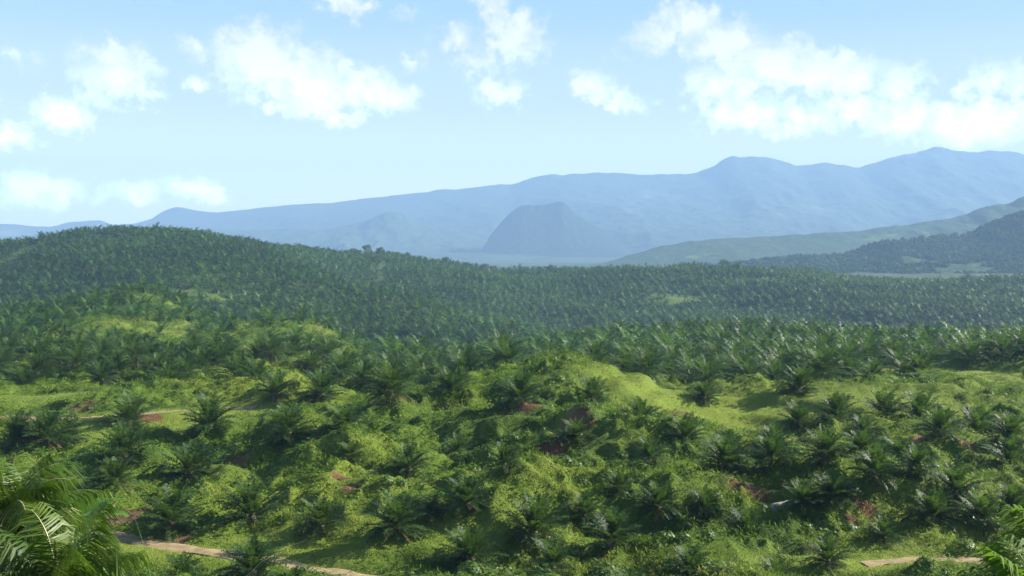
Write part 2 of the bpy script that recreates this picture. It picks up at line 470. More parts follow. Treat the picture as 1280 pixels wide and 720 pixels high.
# front limit of the procedural planting: foreground rows were placed one by one
lim = np.interp(gpx, [-200, 0, 330, 340, 560, 700, 860, 1000, 1090, 1300, 1500], [505, 505, 500, 492, 486, 480, 492, 486, 505, 515, 515])
keep &= gpy < lim
for c, rx, ry, s in CL:
    e = ((wx-c[0])/rx)**2+((wy-c[1])/ry)**2 + 1.1*fbm(wx/(rx*.55), wy/(ry*.55), 61, 3)
    keep &= ~((e < 1) & (rng.random(gx.shape) < s))
keep &= ~((smooth_mask(wx, wy) > .4) & (wy < 260))
for q in hand_xy:
    keep &= np.hypot(wx-q[0], wy-q[1]) > 6.0
keep &= rng.random(gx.shape) > np.where((gpx < 480) & (wy < 480), .2, .04)
rd = np.abs(fbm(wx/230, wy/260, 141, 2))
keep &= ~((wy > 430) & (rd < .016))
wx, wy, gz, gpx, gpy = (v[keep] for v in (wx, wy, gz, gpx, gpy))
# a palm is skipped when the land in front hides it completely
vis = np.ones(wx.shape, bool)
for f in np.linspace(.25, .985, 60):
    hh = H_base(wx*f, wy*f)
    vis &= ~(hh + 4*(f > .4) > (gz+9.0)*f)
wx, wy, gz, gpx, gpy = (v[vis] for v in (wx, wy, gz, gpx, gpy))
print('planted palms', len(wx))

def plant_shade(x, y):  # shade beneath the planted palms, painted as darker ground
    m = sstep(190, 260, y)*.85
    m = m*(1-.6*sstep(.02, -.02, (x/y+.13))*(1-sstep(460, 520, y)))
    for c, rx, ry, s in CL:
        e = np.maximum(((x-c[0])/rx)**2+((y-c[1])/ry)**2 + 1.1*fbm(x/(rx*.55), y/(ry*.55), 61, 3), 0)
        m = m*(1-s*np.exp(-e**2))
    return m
# ------------------------------------------------------------------ ground sheet
def geometric(a, b, n): return np.exp(np.linspace(math.log(a), math.log(b), n))
dr = np.concatenate([[-60, -25, -8, 0], np.linspace(1.5, 60, 60, endpoint=False), geometric(60, 200, 440)[:-1], geometric(200, 1500, 330)[:-1], geometric(1500, 11300, 110)])
uu = np.linspace(-.95, .95, 820)
D, U = np.meshgrid(dr, uu, indexing='ij')
X = U*(np.maximum(D, 0)+25); Y = D
TD = track_dist(X, Y)
Z = H_base(X, np.maximum(Y, .5)) + micro(X, Y, TD)
nr, nc = X.shape
I = np.arange(nr*nc).reshape(nr, nc)
Q = np.stack([I[:-1, :-1], I[:-1, 1:], I[1:, 1:], I[1:, :-1]], -1).reshape(-1, 4)
me = np_mesh('ground', np.stack([X, Y, Z], -1).reshape(-1, 3), Q=Q, mat=M_ground, smooth=True,
             attrs={'soil': np.where((Y > 55) & (Y < 260), soil_mask(X, Y), 0).ravel(), 'smoothg': smooth_mask(X, Y).ravel(), 'forest': np.maximum(sstep(1250, 1600, Y), plant_shade(X, Y)).ravel()})
tag(link('ground', me), kind='structure')

# tracks
for P, w in TRACKS:
    T_ = np.gradient(P, axis=0); T_ /= np.linalg.norm(T_, axis=1)[:, None]+1e-9
    Nn = np.stack([-T_[:, 1], T_[:, 0]], 1)
    offs = np.linspace(-1, 1, 9)
    rag = 1+.5*np.array([fbm(np.array([k*.23]), np.array([o_*3.+w]), 40, 2)[0] for k in range(len(P)) for o_ in offs]).reshape(len(P), 9)
    XY = P[:, None, :]+Nn[:, None, :]*(offs*w)[None, :, None]*rag[:, :, None]
    zz = H(XY[..., 0], XY[..., 1]) + .05 + .03*(1-offs**2)[None, :] - .06*np.exp(-((np.abs(offs)-.5)/.15)**2)[None, :]*.6
    zz[:, 0] -= .18; zz[:, -1] -= .18
    I = np.arange(len(P)*9).reshape(len(P), 9)
    Q = np.stack([I[:-1, :-1], I[:-1, 1:], I[1:, 1:], I[1:, :-1]], -1).reshape(-1, 4)
    me = np_mesh('track', np.concatenate([XY, zz[..., None]], -1).reshape(-1, 3), Q=Q[:, ::-1], mat=M_track, smooth=True)
    tag(link('dirt_track', me), kind='structure')

# ------------------------------------------------------------------ distant ranges
def mk_range(name, prof, dc, dfoot, dback, zf, mat, rough, seed, nd=110, npx=700, jag=.012, relief=.17):
    pp = np.array(prof, float)
    a, b = pp[0, 0], pp[-1, 0]
    pxs = np.linspace(a, b, npx)
    cy = pchip(pp[:, 0], pp[:, 1:2], pxs)[:, 0]
    zc = (HY-cy)/F*dc
    ds = np.concatenate([np.linspace(dfoot, dc, nd), np.linspace(dc, dback, nd//3)[1:]])
    PXg, Dg = np.meshgrid(pxs, ds)
    Xg = (PXg-CX)/F*dc*(.55+.45*Dg/dc)
    s = np.where(Dg <= dc, np.clip((Dg-dfoot)/(dc-dfoot), 0, 1), 1-np.clip((Dg-dc)/(dback-dc), 0, 1))
    shp = np.where(Dg <= dc, .55*s**1.2+.45*s**2.6, s**1.3)
    rel = zc[None, :]-zf
    env = np.sin(np.pi*np.clip(s, 0, 1)**.8)**.8
    rn = ridged(Xg/rough, Dg/(rough*1.9), seed, 5)
    Zg = zf + rel*shp + env*(rn-.3)*np.maximum(rel, 40)*relief
    Zg += rel*jag*fbm(Xg/(rough*.12), Dg/(rough*.2), seed+9, 4)*np.clip(s*3, 0, 1)
    Zg = np.where(s <= 0, zf-30, Zg)
    nr, nc = Xg.shape
    I = np.arange(nr*nc).reshape(nr, nc)
    Q = np.stack([I[:-1, :-1], I[:-1, 1:], I[1:, 1:], I[1:, :-1]], -1).reshape(-1, 4)
    me = np_mesh(name, np.stack([Xg, Dg, Zg], -1).reshape(-1, 3), Q=Q, mat=mat, smooth=True)
    tag(link(name, me), kind='structure')
    return Xg, Dg, Zg

mk_range('mountains', [(-700, 268), (-500, 262), (-300, 275), (-120, 278), (0, 280), (30, 281), (60, 283), (90, 278), (122, 276), (145, 281), (165, 280), (190, 274), (225, 268), (270, 266), (320, 261), (360, 257), (400, 254),
  (440, 250), (480, 246), (520, 241), (560, 237), (600, 233), (640, 231), (655, 226), (690, 219), (730, 216), (765, 217), (800, 218), (840, 217), (880, 213), (893, 209), (905, 201), (920, 196), (945, 195), (965, 197), (985, 203), (998, 207),
  (1012, 205), (1030, 203), (1050, 206), (1070, 210), (1090, 205), (1120, 195), (1150, 188), (1165, 185), (1200, 188), (1240, 189), (1280, 192), (1400, 200), (1600, 215), (1900, 235), (2200, 270)],
  9600, 5900, 11100, -110, M_mtn, 1300, 51, nd=180, npx=1300, jag=.03, relief=.22)
mk_range('far_peak', [(90, 292), (165, 284), (185, 276), (205, 264), (222, 259), (245, 263), (275, 266), (330, 274), (420, 290)], 10300, 9600, 11200, -100, M_mtn, 900, 57, nd=50, npx=200)
mk_range('lower_hills', [(-100, 318), (150, 305), (250, 292), (330, 287), (400, 286), (450, 279), (472, 268), (488, 265), (505, 269), (530, 281), (570, 289), (600, 297), (680, 306), (760, 312), (860, 318)], 7400, 5600, 8800, -105, M_mtn, 600, 61, nd=90, npx=500, jag=.06, relief=.3)
mk_range('conical_hill', [(575, 338), (600, 316), (614, 293), (627, 277), (640, 264), (652, 257), (672, 256), (688, 254), (702, 252), (711, 259), (726, 271), (748, 286), (768, 300), (790, 318), (820, 336)], 6700, 6000, 7500, -105, M_cone, 400, 65, nd=80, npx=300, jag=.025, relief=.03)
mk_range('right_ridge', [(690, 334), (750, 329), (790, 318), (830, 307), (880, 300), (950, 296), (1040, 291), (1115, 283), (1190, 271), (1240, 257), (1280, 248), (1360, 232), (1500, 215), (1800, 205)], 3800, 2950, 4900, -100, M_hill, 420, 71, nd=90, npx=500, jag=.05)
XG, DG, ZG = mk_range('near_right_hill', [(860, 342), (920, 330), (990, 322), (1055, 319), (1075, 312), (1100, 302), (1140, 298), (1180, 296), (1215, 291), (1240, 278), (1280, 264), (1340, 244), (1450, 225), (1700, 215)], 2500, 1850, 3200, -72, M_hill, 260, 77, nd=110, npx=500, jag=.05)

# ------------------------------------------------------------------ palm geometry
def frond(L, e0, droop, npair, lw, ll, seg, r, curl=0., rach=.035, vee=.35):
    """one pinnate frond along +x, built at the origin; returns verts, tris, tint"""
    n = 12
    ts = np.linspace(0, 1, n)
    ang = e0 - droop*ts**1.6
    dx = np.cos(ang)*L/(n-1); dz = np.sin(ang)*L/(n-1)
    px = np.concatenate([[0], np.cumsum(dx[:-1])]); pz = np.concatenate([[0], np.cumsum(dz[:-1])])
    py = curl*ts**2*L
    P = np.stack([px, py, pz], 1)
    V = []; Tt = []; tint = []
    tb = r.uniform(.28, .72)
    # rachis, a three sided tapering rod
    base = 0
    for i in range(n):
        w = rach*(1-.85*ts[i])
        V += [P[i]+[0, w, 0], P[i]+[0, -w, 0], P[i]+[0, 0, -w*1.2]]
        tint += [.9, .9, .9]
    for i in range(n-1):
        for k in range(3):
            a = i*3+k; b = i*3+(k+1) % 3
            Tt += [(a, b, b+3), (a, b+3, a+3)]
    for i in range(npair):
        tt = .13+.87*(i+.5)/npair + r.normal(0, .006)
        tt = min(tt, .995)
        f = tt*(n-1); k = int(f); fr = f-k
        p = P[k]*(1-fr)+P[min(k+1, n-1)]*fr
        tg = P[min(k+1, n-1)]-P[k]; tg = tg/(np.linalg.norm(tg)+1e-9)
        up = np.array([-tg[2], 0, tg[0]])
        le = ll*(math.sin(math.pi*min(1, (tt*.86+.12)))**.6)*r.uniform(.85, 1.1)
        for s in (-1, 1):
            vv = vee*r.uniform(.2, 1.6)
            dirv = np.array([0, s, 0])*.85 + tg*r.uniform(.35, .75) + up*vv
            dirv /= np.linalg.norm(dirv)
            wv = tg*lw*.5
            b0 = len(V)
            q1 = p+dirv*le*.5
            d2 = dirv + np.array([0, 0, -r.uniform(.35, .9)]); d2 /= np.linalg.norm(d2)
            q2 = q1+d2*le*.5
            tn = float(np.clip(tb+r.normal(0, .12), 0, .92))
            if seg == 2:
                V += [p-wv*.6, p+wv*.6, q1+wv, q1-wv, q2]
                tint += [tn]*4+[min(1, tn+.08)]
                Tt += [(b0, b0+1, b0+2), (b0, b0+2, b0+3), (b0+3, b0+2, b0+4)]
            else:
                V += [p-wv, p+wv, p+dirv*le*.55+d2*le*.4]
                tint += [tn]*3
                Tt += [(b0, b0+1, b0+2)]
    return np.array(V), np.array(Tt), np.array(tint)

def rotz(V, a):
    c, s = math.cos(a), math.sin(a)
    return np.stack([V[:, 0]*c-V[:, 1]*s, V[:, 0]*s+V[:, 1]*c, V[:, 2]], 1)

def crown(seed, nfr, npair, L, lw, ll, seg=2, emin=-8, emax=84, droop=(35, 75), r0=.12, rach=.035, lean=True):
    r = np.random.default_rng(seed)
    Vs, Ts, Cs = [], [], []; b = 0
    for i in range(nfr):
        f = (i+.5)/nfr
        e = math.radians(emax+(emin-emax)*f**1.05 + r.normal(0, 6))
        Lf = L*(.62+.38*math.sin(math.pi*min(1, .25+f*.6)))*r.uniform(.85, 1.08)
        dr_ = math.radians(r.uniform(*droop)*(.5+.6*f))
        V, T_, C = frond(Lf, e, dr_, npair, lw, ll, seg, r, curl=r.normal(0, .06), rach=rach)
        V[:, 0] += r0*f
        V[:, 2] += (1-f)*.25
        V = rotz(V, i*2.39996+r.normal(0, .2))
        if f > .93 and r.random() < .5: C = np.clip(C+.35, 0, 1)
        Vs.append(V); Ts.append(T_+b); Cs.append(C); b += len(V)
    return np.concatenate(Vs), np.concatenate(Ts), np.concatenate(Cs)

def trunk_mesh(name, h, r, seed, mat):
    """stubby trunk covered in old leaf bases: spiral of knobs on a tapering shaft"""
    g = np.random.default_rng(seed)
    ns, nh = 14, max(6, int(h/.12))
    V = []; 
    for j in range(nh+1):
        f = j/nh
        for i in range(ns):
            a = 2*math.pi*i/ns
            k = 1+.16*math.sin(a*5+f*h*14)+g.normal(0, .05)
            rr = r*k*(1.25-.45*f if f < .3 else 1.1)
            V.append((rr*math.cos(a), rr*math.sin(a), -.5+f*(h+.5)))
    V.append((0, 0, h+.15))
    Q = []; T_ = []
    for j in range(nh):
        for i in range(ns):
            a = j*ns+i; b = j*ns+(i+1) % ns
            Q.append((a, b, b+ns, a+ns))
    for i in range(ns):
        T_.append((nh*ns+i, nh*ns+(i+1) % ns, (nh+1)*ns))
    return np_mesh(name, np.array(V), Q=Q, T=T_, mat=mat)

# unit crowns are about 1 m in radius when scaled
YOUNG = []
for k in range(9):
    h = .10+.05*(k % 3)
    V, T_, C = crown(100+k, 40+(k % 4)*3, 24, 3.2, .10, .68, 2, emin=-6, emax=80, droop=(32, 72))
    V[:, 2] += h*2
    cm = np_mesh('oil_palm_crown', V, T=T_, mat=M_palm, tint=C)
    tm = trunk_mesh('oil_palm_trunk', .45+h, .26, 300+k, M_trunk)
    V, T_, C = crown(400+k, 7, 10, 2.1, .06, .4, 2, emin=-22, emax=-8, droop=(20, 45))
    V[:, 2] += .35
    dm = np_mesh('oil_palm_dead_fronds', V, T=T_, mat=M_dead, tint=C)
    YOUNG.append((cm, tm, dm, 2.75))
MATURE = []
for k in range(6):
    h = 1.3+.6*(k % 3)
    V, T_, C = crown(200+k, 40, 20, 5.0, .15, 1.0, 2, emin=-30, emax=80, droop=(48, 100), rach=.05)
    V[:, 2] += h
    cm = np_mesh('mature_palm_crown', V, T=T_, mat=M_palm, tint=C)
    tm = trunk_mesh('mature_palm_trunk', h+.1, .36, 350+k, M_trunk)
    V, T_, C = crown(450+k, 8, 11, 3.0, .08, .5, 2, emin=-60, emax=-30, droop=(15, 35))
    V[:, 2] += h-.1
    dm = np_mesh('mature_palm_dead_fronds', V, T=T_, mat=M_dead, tint=C)
    MATURE.append((cm, tm, dm, 4.3))

def put_palm(x, y, scale, proto, label, group, rz, z=None):
    cm, tm, dm, _ = proto
    e = bpy.data.objects.new('oil_palm', None); COL.objects.link(e)
    e.empty_display_size = .5
    e.location = (x, y, Hs(x, y)-.05 if z is None else z); e.rotation_euler = (rng.normal(0, .04), rng.normal(0, .04), rz)
    s = scale; e.scale = (s, s, s*rng.uniform(.9, 1.12))
    link('crown', cm, e); link('trunk', tm, e)
    if dm is not None: link('dead_fronds', dm, e)
    tag(e, label, 'palm tree', group)
    return e

for k, (x, y, rad, cls, lab) in enumerate(palms):
    pr = YOUNG[(k*5) % 9]
    put_palm(x, y, rad/pr[3], pr, lab, 'young oil palms on the rough foreground slope', rng.uniform(0, 6.28))

# individuals among the planted rows: the nearest ones
def zone(px, py, d):
    if px < 480 and d < 520: return 'left'
    return 'stand'
NIND = 297-len(palms)
infr = (gpx > -20) & (gpx < 1300) & (gpy < 740)
order = np.argsort(np.where(infr, wy, 1e9))
ind = order[:NIND]
isind = np.zeros(len(wx), bool); isind[ind] = True
# one label for every row of the stand, counted from its front edge
idx = sorted(ind, key=lambda q: wy[q])
ORD = ['first', 'second', 'third', 'fourth', 'fifth', 'sixth', 'seventh', 'eighth', 'ninth', 'tenth', 'eleventh', 'twelfth', 'thirteenth', 'fourteenth', 'fifteenth', 'sixteenth', 'seventeenth', 'eighteenth', 'nineteenth', 'twentieth']
rows_ = {}
ZN = [(-50, 180, 'beyond the far left track'), (180, 340, 'beyond the lit lawn'), (340, 480, 'around the round green hill foot'),
      (480, 620, 'left behind the central hillock'), (620, 800, 'straight behind the central hillock'), (800, 960, 'behind the left grassy shelf'),
      (960, 1110, 'behind the right grassy shelf'), (1110, 1400, 'around the right bright clearing')]
rows_ = {}
for q in idx:
    zi = [i for i, zz in enumerate(ZN) if zz[0] <= gpx[q] < zz[1]][0]
    rows_.setdefault(zi, []).append(q)
lab_of = {}
for zi, L_ in rows_.items():
    L_ = sorted(L_, key=lambda q: wy[q])
    # split in rows of up to six palms, nearest first
    nrow_ = (len(L_)+5)//6
    for r_ in range(nrow_):
        R_ = sorted(L_[r_*6:(r_+1)*6], key=lambda q: gpx[q])
        for c_, q in enumerate(R_):
            age = 'bushy oil palm' if zi < 3 else 'dense-stand oil palm'
            rw = 'front row' if r_ == 0 else ORD[r_]+' row back'
            lab_of[q] = f'{age}, {rw} {ZN[zi][2]}, {ORD[c_]} from left'
for q in ind:
    q = int(q)
    left = gpx[q] < 480
    if left or (wy[q] < 215 and gpx[q] < 620) or (gpx[q] > 1090 and wy[q] < 200):
        pr = YOUNG[q % 9] if q % 2 else MATURE[q % 6]
        s = rng.uniform(3.1, 4.1)/pr[3]
    else:
        pr = MATURE[q % 6]; s = rng.uniform(3.5, 4.8)/pr[3]
    put_palm(float(wx[q]), float(wy[q]), s, pr, lab_of[q], 'oil palms planted in rows behind the foreground slope', rng.uniform(0, 6.28), z=float(gz[q])-.05)

# all the further palms: one mass
def merged(points, protos, radii, name, mat, seed, gap=.0):
    g = np.random.default_rng(seed)
    Vs, Ts, Cs = [], [], []; b = 0
    n = len(points)
    which = g.integers(0, len(protos), n)
    for pi, (PV, PT, PC) in enumerate(protos):
        P = points[which == pi]; m = len(P)
        if m == 0: continue
        a = g.uniform(0, 6.28, m); s = radii[which == pi]
        c, sn = np.cos(a)[:, None], np.sin(a)[:, None]
        x = PV[None, :, 0]*c-PV[None, :, 1]*sn; y = PV[None, :, 0]*sn+PV[None, :, 1]*c
        z = np.repeat(PV[None, :, 2], m, 0)*g.uniform(.85, 1.2, m)[:, None]
        V = np.stack([x*s[:, None]+P[:, 0:1], y*s[:, None]+P[:, 1:2], z*s[:, None]+P[:, 2:3]], -1).reshape(-1, 3)
        T_ = (PT[None]+(np.arange(m)*len(PV))[:, None, None]).reshape(-1, 3)+b
        vig = fbm(P[:, 0]/90, P[:, 1]/110, 151, 3)*.45
        C = np.clip(PC[None, :]+(g.normal(0, .2, m)+vig)[:, None], 0, 1).ravel()
        Vs.append(V); Ts.append(T_); Cs.append(C); b += len(V)
    return np_mesh(name, np.concatenate(Vs), T=np.concatenate(Ts), mat=mat, tint=np.concatenate(Cs))

def lod(seed, nfr, npair, lw, ll, h):
    V, T_, C = crown(seed, nfr, npair, 1.25, lw, ll, 1, emin=-32, emax=64, droop=(50, 105), r0=.03, rach=.012)
    V[:, 2] += h
    tv = []; tt = []
    b = len(V)
    for j, zz in enumerate((-.2, h)):
        for i in range(5): tv.append((.08*math.cos(i*1.2566), .08*math.sin(i*1.2566), zz))
    for i in range(5):
        a = b+i; c = b+(i+1) % 5
        tt += [(a, c, c+5), (a, c+5, a+5)]
    return np.concatenate([V, tv]), np.concatenate([T_, tt]), np.concatenate([C*.9+.05, np.full(10, .05)])
rest = ~isind
rest &= (gpx > -160) & (gpx < 1440)
mid = rest & (wy < 620); far = rest & (wy >= 620)
P1 = np.stack([wx[mid], wy[mid], gz[mid]], 1); P2 = np.stack([wx[far], wy[far], gz[far]], 1)
r1 = rng.uniform(3.5, 5.3, len(P1))*np.where((gpx[mid] < 480) & (wy[mid] < 480), .72, 1); r2 = rng.uniform(3.5, 5.5, len(P2))
lod1 = [lod(500+k, 28, 10, .095, .27, .42) for k in range(6)]
lod2 = [lod(600+k, 18, 5, .20, .30, .42) for k in range(6)]
m1 = merged(P1, lod1, r1, 'a', M_palmfar, 1)
o = link('oil_palm_mass', m1)
bpy.ops.object.select_all(action='DESELECT')
o2 = link('x', merged(P2, lod2, r2, 'b', M_palmfar, 2))
o.select_set(True); o2.select_set(True); bpy.context.view_layer.objects.active = o
bpy.ops.object.join()
o.data.name = 'oil_palm_mass'
tag(o, 'thousands of further oil palms covering the hills and valley in planted rows', 'palm plantation', kind='stuff')
print('mass', len(P1), len(P2))

# ------------------------------------------------------------------ ground cover
NT = 265000
dd = np.exp(rng.uniform(math.log(62), math.log(460), NT*2))
acc = rng.random(NT*2) < np.minimum(1, (dd/330)**.35)
dd = dd[acc][:NT]; NTt = len(dd)
ux = rng.uniform(-.56, .56, NTt)
cx = ux*dd; cy = dd
td = track_dist(cx, cy); so = soil_mask(cx, cy); smk = smooth_mask(cx, cy)
ok = (td > .45) & (rng.random(NTt) > np.clip(so*1.6-.15, 0, .97)) & (rng.random(NTt) > smk*.45)
ok &= rng.random(NTt) < .35+.9*np.clip(fbm(cx/5, cy/5, 91, 2)+.5, 0, 1)
cx, cy, td, smk = cx[ok], cy[ok], td[ok], smk[ok]
cz = H(cx, cy)
n = len(cx); K = 5
big = np.clip(fbm(cx/3.4, cy/3.0, 93, 3)*1.6+.45, 0, 1.4)
hgt = (.10+.42*big)*(1-.8*smk)*(.25+.75*sstep(0, 4, td))*(.7+np.minimum(cy, 260)/260)
lsz = (.07+.13*rng.random(n)**2)*1.2*(.65+cy/170)*(1-.4*smk)
rep = lambda v: np.repeat(v, K)
X0 = rep(cx)+rng.normal(0, .22, n*K); Y0 = rep(cy)+rng.normal(0, .22, n*K)
Z0 = rep(cz)+rng.uniform(.0, 1, n*K)*rep(hgt)
az = rng.uniform(0, 2*np.pi, n*K); el = rng.uniform(-.5, 1.1, n*K)
grassy = rep(fbm(cx/9, cy/9, 95, 2) > .02)
l = rep(lsz)*rng.uniform(.8, 1.7, n*K)*np.where(grassy, 1.5, 1.); w = rep(lsz)*rng.uniform(.5, 1., n*K)*np.where(grassy, .38, .8)
el = np.where(grassy, np.abs(el)+.35, el*.6)
dv = np.stack([np.cos(az)*np.cos(el), np.sin(az)*np.cos(el), np.sin(el)], 1)
sv = np.stack([-np.sin(az), np.cos(az), rng.normal(0, .35, n*K)], 1)
C0 = np.stack([X0, Y0, Z0], 1)
a = C0-sv*w[:, None]*.5; b = C0+sv*w[:, None]*.5
tip = C0+dv*l[:, None]
mdp = C0+dv*l[:, None]*.5
V = np.stack([C0, mdp+sv*w[:, None]*.6, tip-np.array([0, 0, .15])*l[:, None], mdp-sv*w[:, None]*.6], 1).reshape(-1, 3)
Q = np.arange(n*K*4).reshape(-1, 4)
tn = np.clip(rep(.42+fbm(cx/11, cy/11, 97, 3)*.55)+rng.normal(0, .16, n*K)+np.where(grassy, .1, -.05), 0, 1)
me = np_mesh('ground_cover', V, Q=Q, mat=M_cover, tint=np.repeat(tn, 4))
tag(link('ground_cover', me), 'bright green creepers, ferns and rough grass covering the foreground slope', 'ground cover', kind='stuff')
print('cover', n*K)

# ------------------------------------------------------------------ forest on the near right hill + mound
def blob_points(Xg, Dg, Zg, n, seed, pxlo, pxhi):
    g = np.random.default_rng(seed)
    i = g.integers(0, Xg.shape[0]-1, n); j = g.integers(0, Xg.shape[1]-1, n)
    fa, fb = g.random(n), g.random(n)
    def L(A): return (A[i, j]*(1-fa)+A[i+1, j]*fa)*(1-fb)+(A[i, j+1]*(1-fa)+A[i+1, j+1]*fa)*fb
    P = np.stack([L(Xg), L(Dg), L(Zg)], 1)
    px = CX+F*P[:, 0]/P[:, 1]
    return P[(px > pxlo) & (px < pxhi)]
def leafball(seed, n=26):
    g = np.random.default_rng(seed); V = []; T_ = []; C = []
    for k in range(n):
        d = g.normal(0, 1, 3); d /= np.linalg.norm(d); d[2] = abs(d[2])*1.0
        c = d*g.uniform(.5, .95)
        t1 = g.normal(0, 1, 3); t1 -= d*t1.dot(d)*.7; t1 /= np.linalg.norm(t1); t2 = np.cross(d, t1)
        s = .48
        b = len(V)
        V += [c+t1*s, c-t1*s*.5+t2*s*.8, c-t1*s*.5-t2*s*.8]; T_.append((b, b+1, b+2)); C += [g.uniform(.2, .8)]*3
    return np.array(V), np.array(T_), np.array(C)
LB = [leafball(700+k) for k in range(5)]
Pf = blob_points(XG, DG, ZG, 13000, 5, 850, 1500)
nz = fbm(Pf[:, 0]/120, Pf[:, 1]/120, 101, 3)
Pf = Pf[nz < .28]
mf = merged(Pf, LB, np.random.default_rng(3).uniform(4, 8.5, len(Pf)), 'distant_forest', M_forest, 7)
tag(link('distant_forest', mf), 'dark forest and scrub on the low hill at the right, under the blue ridge', 'forest', kind='stuff')

g_ = np.random.default_rng(77)
def bushproto(seed):
    V, T_, C = leafball(seed, 150)
    r = np.random.default_rng(seed)
    c = V.reshape(-1, 3, 3).mean(1, keepdims=True)
    V = (c+(V.reshape(-1, 3, 3)-c)*.34).reshape(-1, 3)
    return V*[1, 1, .8], T_, C
bd = np.exp(g_.uniform(math.log(70), math.log(240), 4300)); bx = g_.uniform(-.55, .55, len(bd))*bd
bk = (fbm(bx/10, bd/8, 131, 2) > -.02) & (track_dist(bx, bd) > .8) & (smooth_mask(bx, bd) < .25)
bpx = CX+F*bx/bd
bk &= g_.random(len(bd)) < np.interp(bpx, [0, 300, 480, 600, 850, 1280], [.1, .1, .22, .75, .4, .3])
bx, bd = bx[bk], bd[bk]
BP = np.stack([bx, bd, H(bx, bd)+.0], 1)
V1, T1, C1 = lod(640, 14, 9, .09, .3, .05); V1[:, 2] *= .8
fern = (V1, T1, C1)
mb = merged(BP, [bushproto(801), bushproto(802), bushproto(803), bushproto(804), fern, fern], g_.uniform(.35, 1.25, len(BP)), 'undergrowth', M_shrub, 8)
tag(link('undergrowth', mb), 'leafy shrubs and ferns scattered between the foreground palms', 'shrubs', kind='stuff')

# ------------------------------------------------------------------ broadleaf trees on the far crest
def broad_tree(px, py_top, d, r, label, seed):
    x = (px-CX)/F*d
    z = Hs(x, d); top = (HY-py_top)/F*d
    h = max(top-z, 6)
    e = bpy.data.objects.new('broadleaf_tree', None); COL.objects.link(e); e.location = (x, d, z-.3)
    tag(e, label, 'tree', 'broadleaf trees on the far crest')
    g = np.random.default_rng(seed); V = []; Q = []
    ns = 8
    def limb(p0, p1, r0, r1):
        p0 = np.array(p0, float); p1 = np.array(p1, float); b = len(V)
        dv = p1-p0; dv /= np.linalg.norm(dv); a1 = np.cross(dv, [.3, .9, .1]); a1 /= np.linalg.norm(a1); a2 = np.cross(dv, a1)
        for p, rr in ((p0, r0), (p1, r1)):
            for i in range(ns):
                V.append(p+(a1*math.cos(i*2*math.pi/ns)+a2*math.sin(i*2*math.pi/ns))*rr)
        for i in range(ns): Q.append((b+i, b+(i+1) % ns, b+ns+(i+1) % ns, b+ns+i))
    limb((0, 0, 0), (0, 0, h*.5), .45, .3)
    cl = []
    for k in range(9):
        a = k*2.4; q = np.array([math.cos(a)*r*g.uniform(.3, .75), math.sin(a)*r*g.uniform(.3, .75), h*g.uniform(.55, .88)])
        limb((0, 0, h*g.uniform(.35, .5)), q, .16, .05); cl.append(q)
    cl.append(np.array([0, 0, h*.85]))
    link('trunk', np_mesh('broadleaf_trunk', np.array(V), Q=Q, mat=M_bark), e)
    LV = []; LT = []; LC = []
    for q in cl:
        for k in range(130):
            dv = g.normal(0, 1, 3); dv /= np.linalg.norm(dv)
            c = q+dv*r*.42*g.uniform(.4, 1)*np.array([1, 1, .75]); c[2] = min(c[2], h)
            u = g.normal(0, 1, 3); v = g.normal(0, 1, 3); s = .42
            b = len(LV); LV += [c+u*s*.6, c+v*s*.6, c-(u+v)*s*.5]; LT.append((b, b+1, b+2)); LC += [g.uniform(.1, .9)]*3
    link('crown', np_mesh('broadleaf_crown', np.array(LV), T=LT, mat=M_tree, tint=LC), e)
broad_tree(905, 323, 1190, 7.5, 'round dark broadleaf tree standing above the palms on the far crest, right of centre', 1)
broad_tree(922, 327, 1185, 5.5, 'smaller broadleaf tree just right of the round dark one on the far crest', 2)
broad_tree(557, 319, 1190, 5.5, 'thin upright broadleaf tree on the far crest left of centre, against the blue hills', 3)
broad_tree(604, 328, 1190, 6, 'low broadleaf tree on the far crest between the thin upright one and the dip', 4)
broad_tree(458, 304, 1195, 6, 'broadleaf tree on the top of the rounded far hill, left of centre', 5)
broad_tree(442, 309, 1195, 6, 'broad low tree left of the one on the top of the rounded far hill', 6)
broad_tree(688, 329, 1195, 5, 'small tree on the far crest at the middle of the picture', 8)
broad_tree(475, 308, 1195, 5.5, 'tree just right of the summit tree on the rounded far hill', 9)

# flat rock on the right half of the slope
M_rock = simple_mat('rock', (.22, .21, .16), (.36, .34, .27), 3)
g_ = np.random.default_rng(5); rv = []; rq = []; rt = []
for j, (rr, zz) in enumerate(((1., -.25), (1.02, .12), (.86, .3), (.5, .38))):
    for i in range(14):
        a_ = i*2*math.pi/14; k_ = 1+.22*math.sin(a_*2+.6)+g_.normal(0, .05)
        rv.append((1.25*rr*k_*math.cos(a_), .75*rr*k_*math.sin(a_), zz+g_.normal(0, .03)+.06*math.cos(a_)))
rv.append((0, 0, .38))
for j in range(3):
    for i in range(14): rq.append((j*14+i, j*14+(i+1) % 14, (j+1)*14+(i+1) % 14, (j+1)*14+i))
for i in range(14): rt.append((42+i, 42+(i+1) % 14, 56))
c = cast(982, 637, off=.3)
tag(link('rock', np_mesh('rock', np.array(rv), Q=rq, T=rt, mat=M_rock), loc=(c[0], c[1], Hs(c[0], c[1])+.12)), 'flat pale rock in the greenery on the right half of the slope', 'rock')

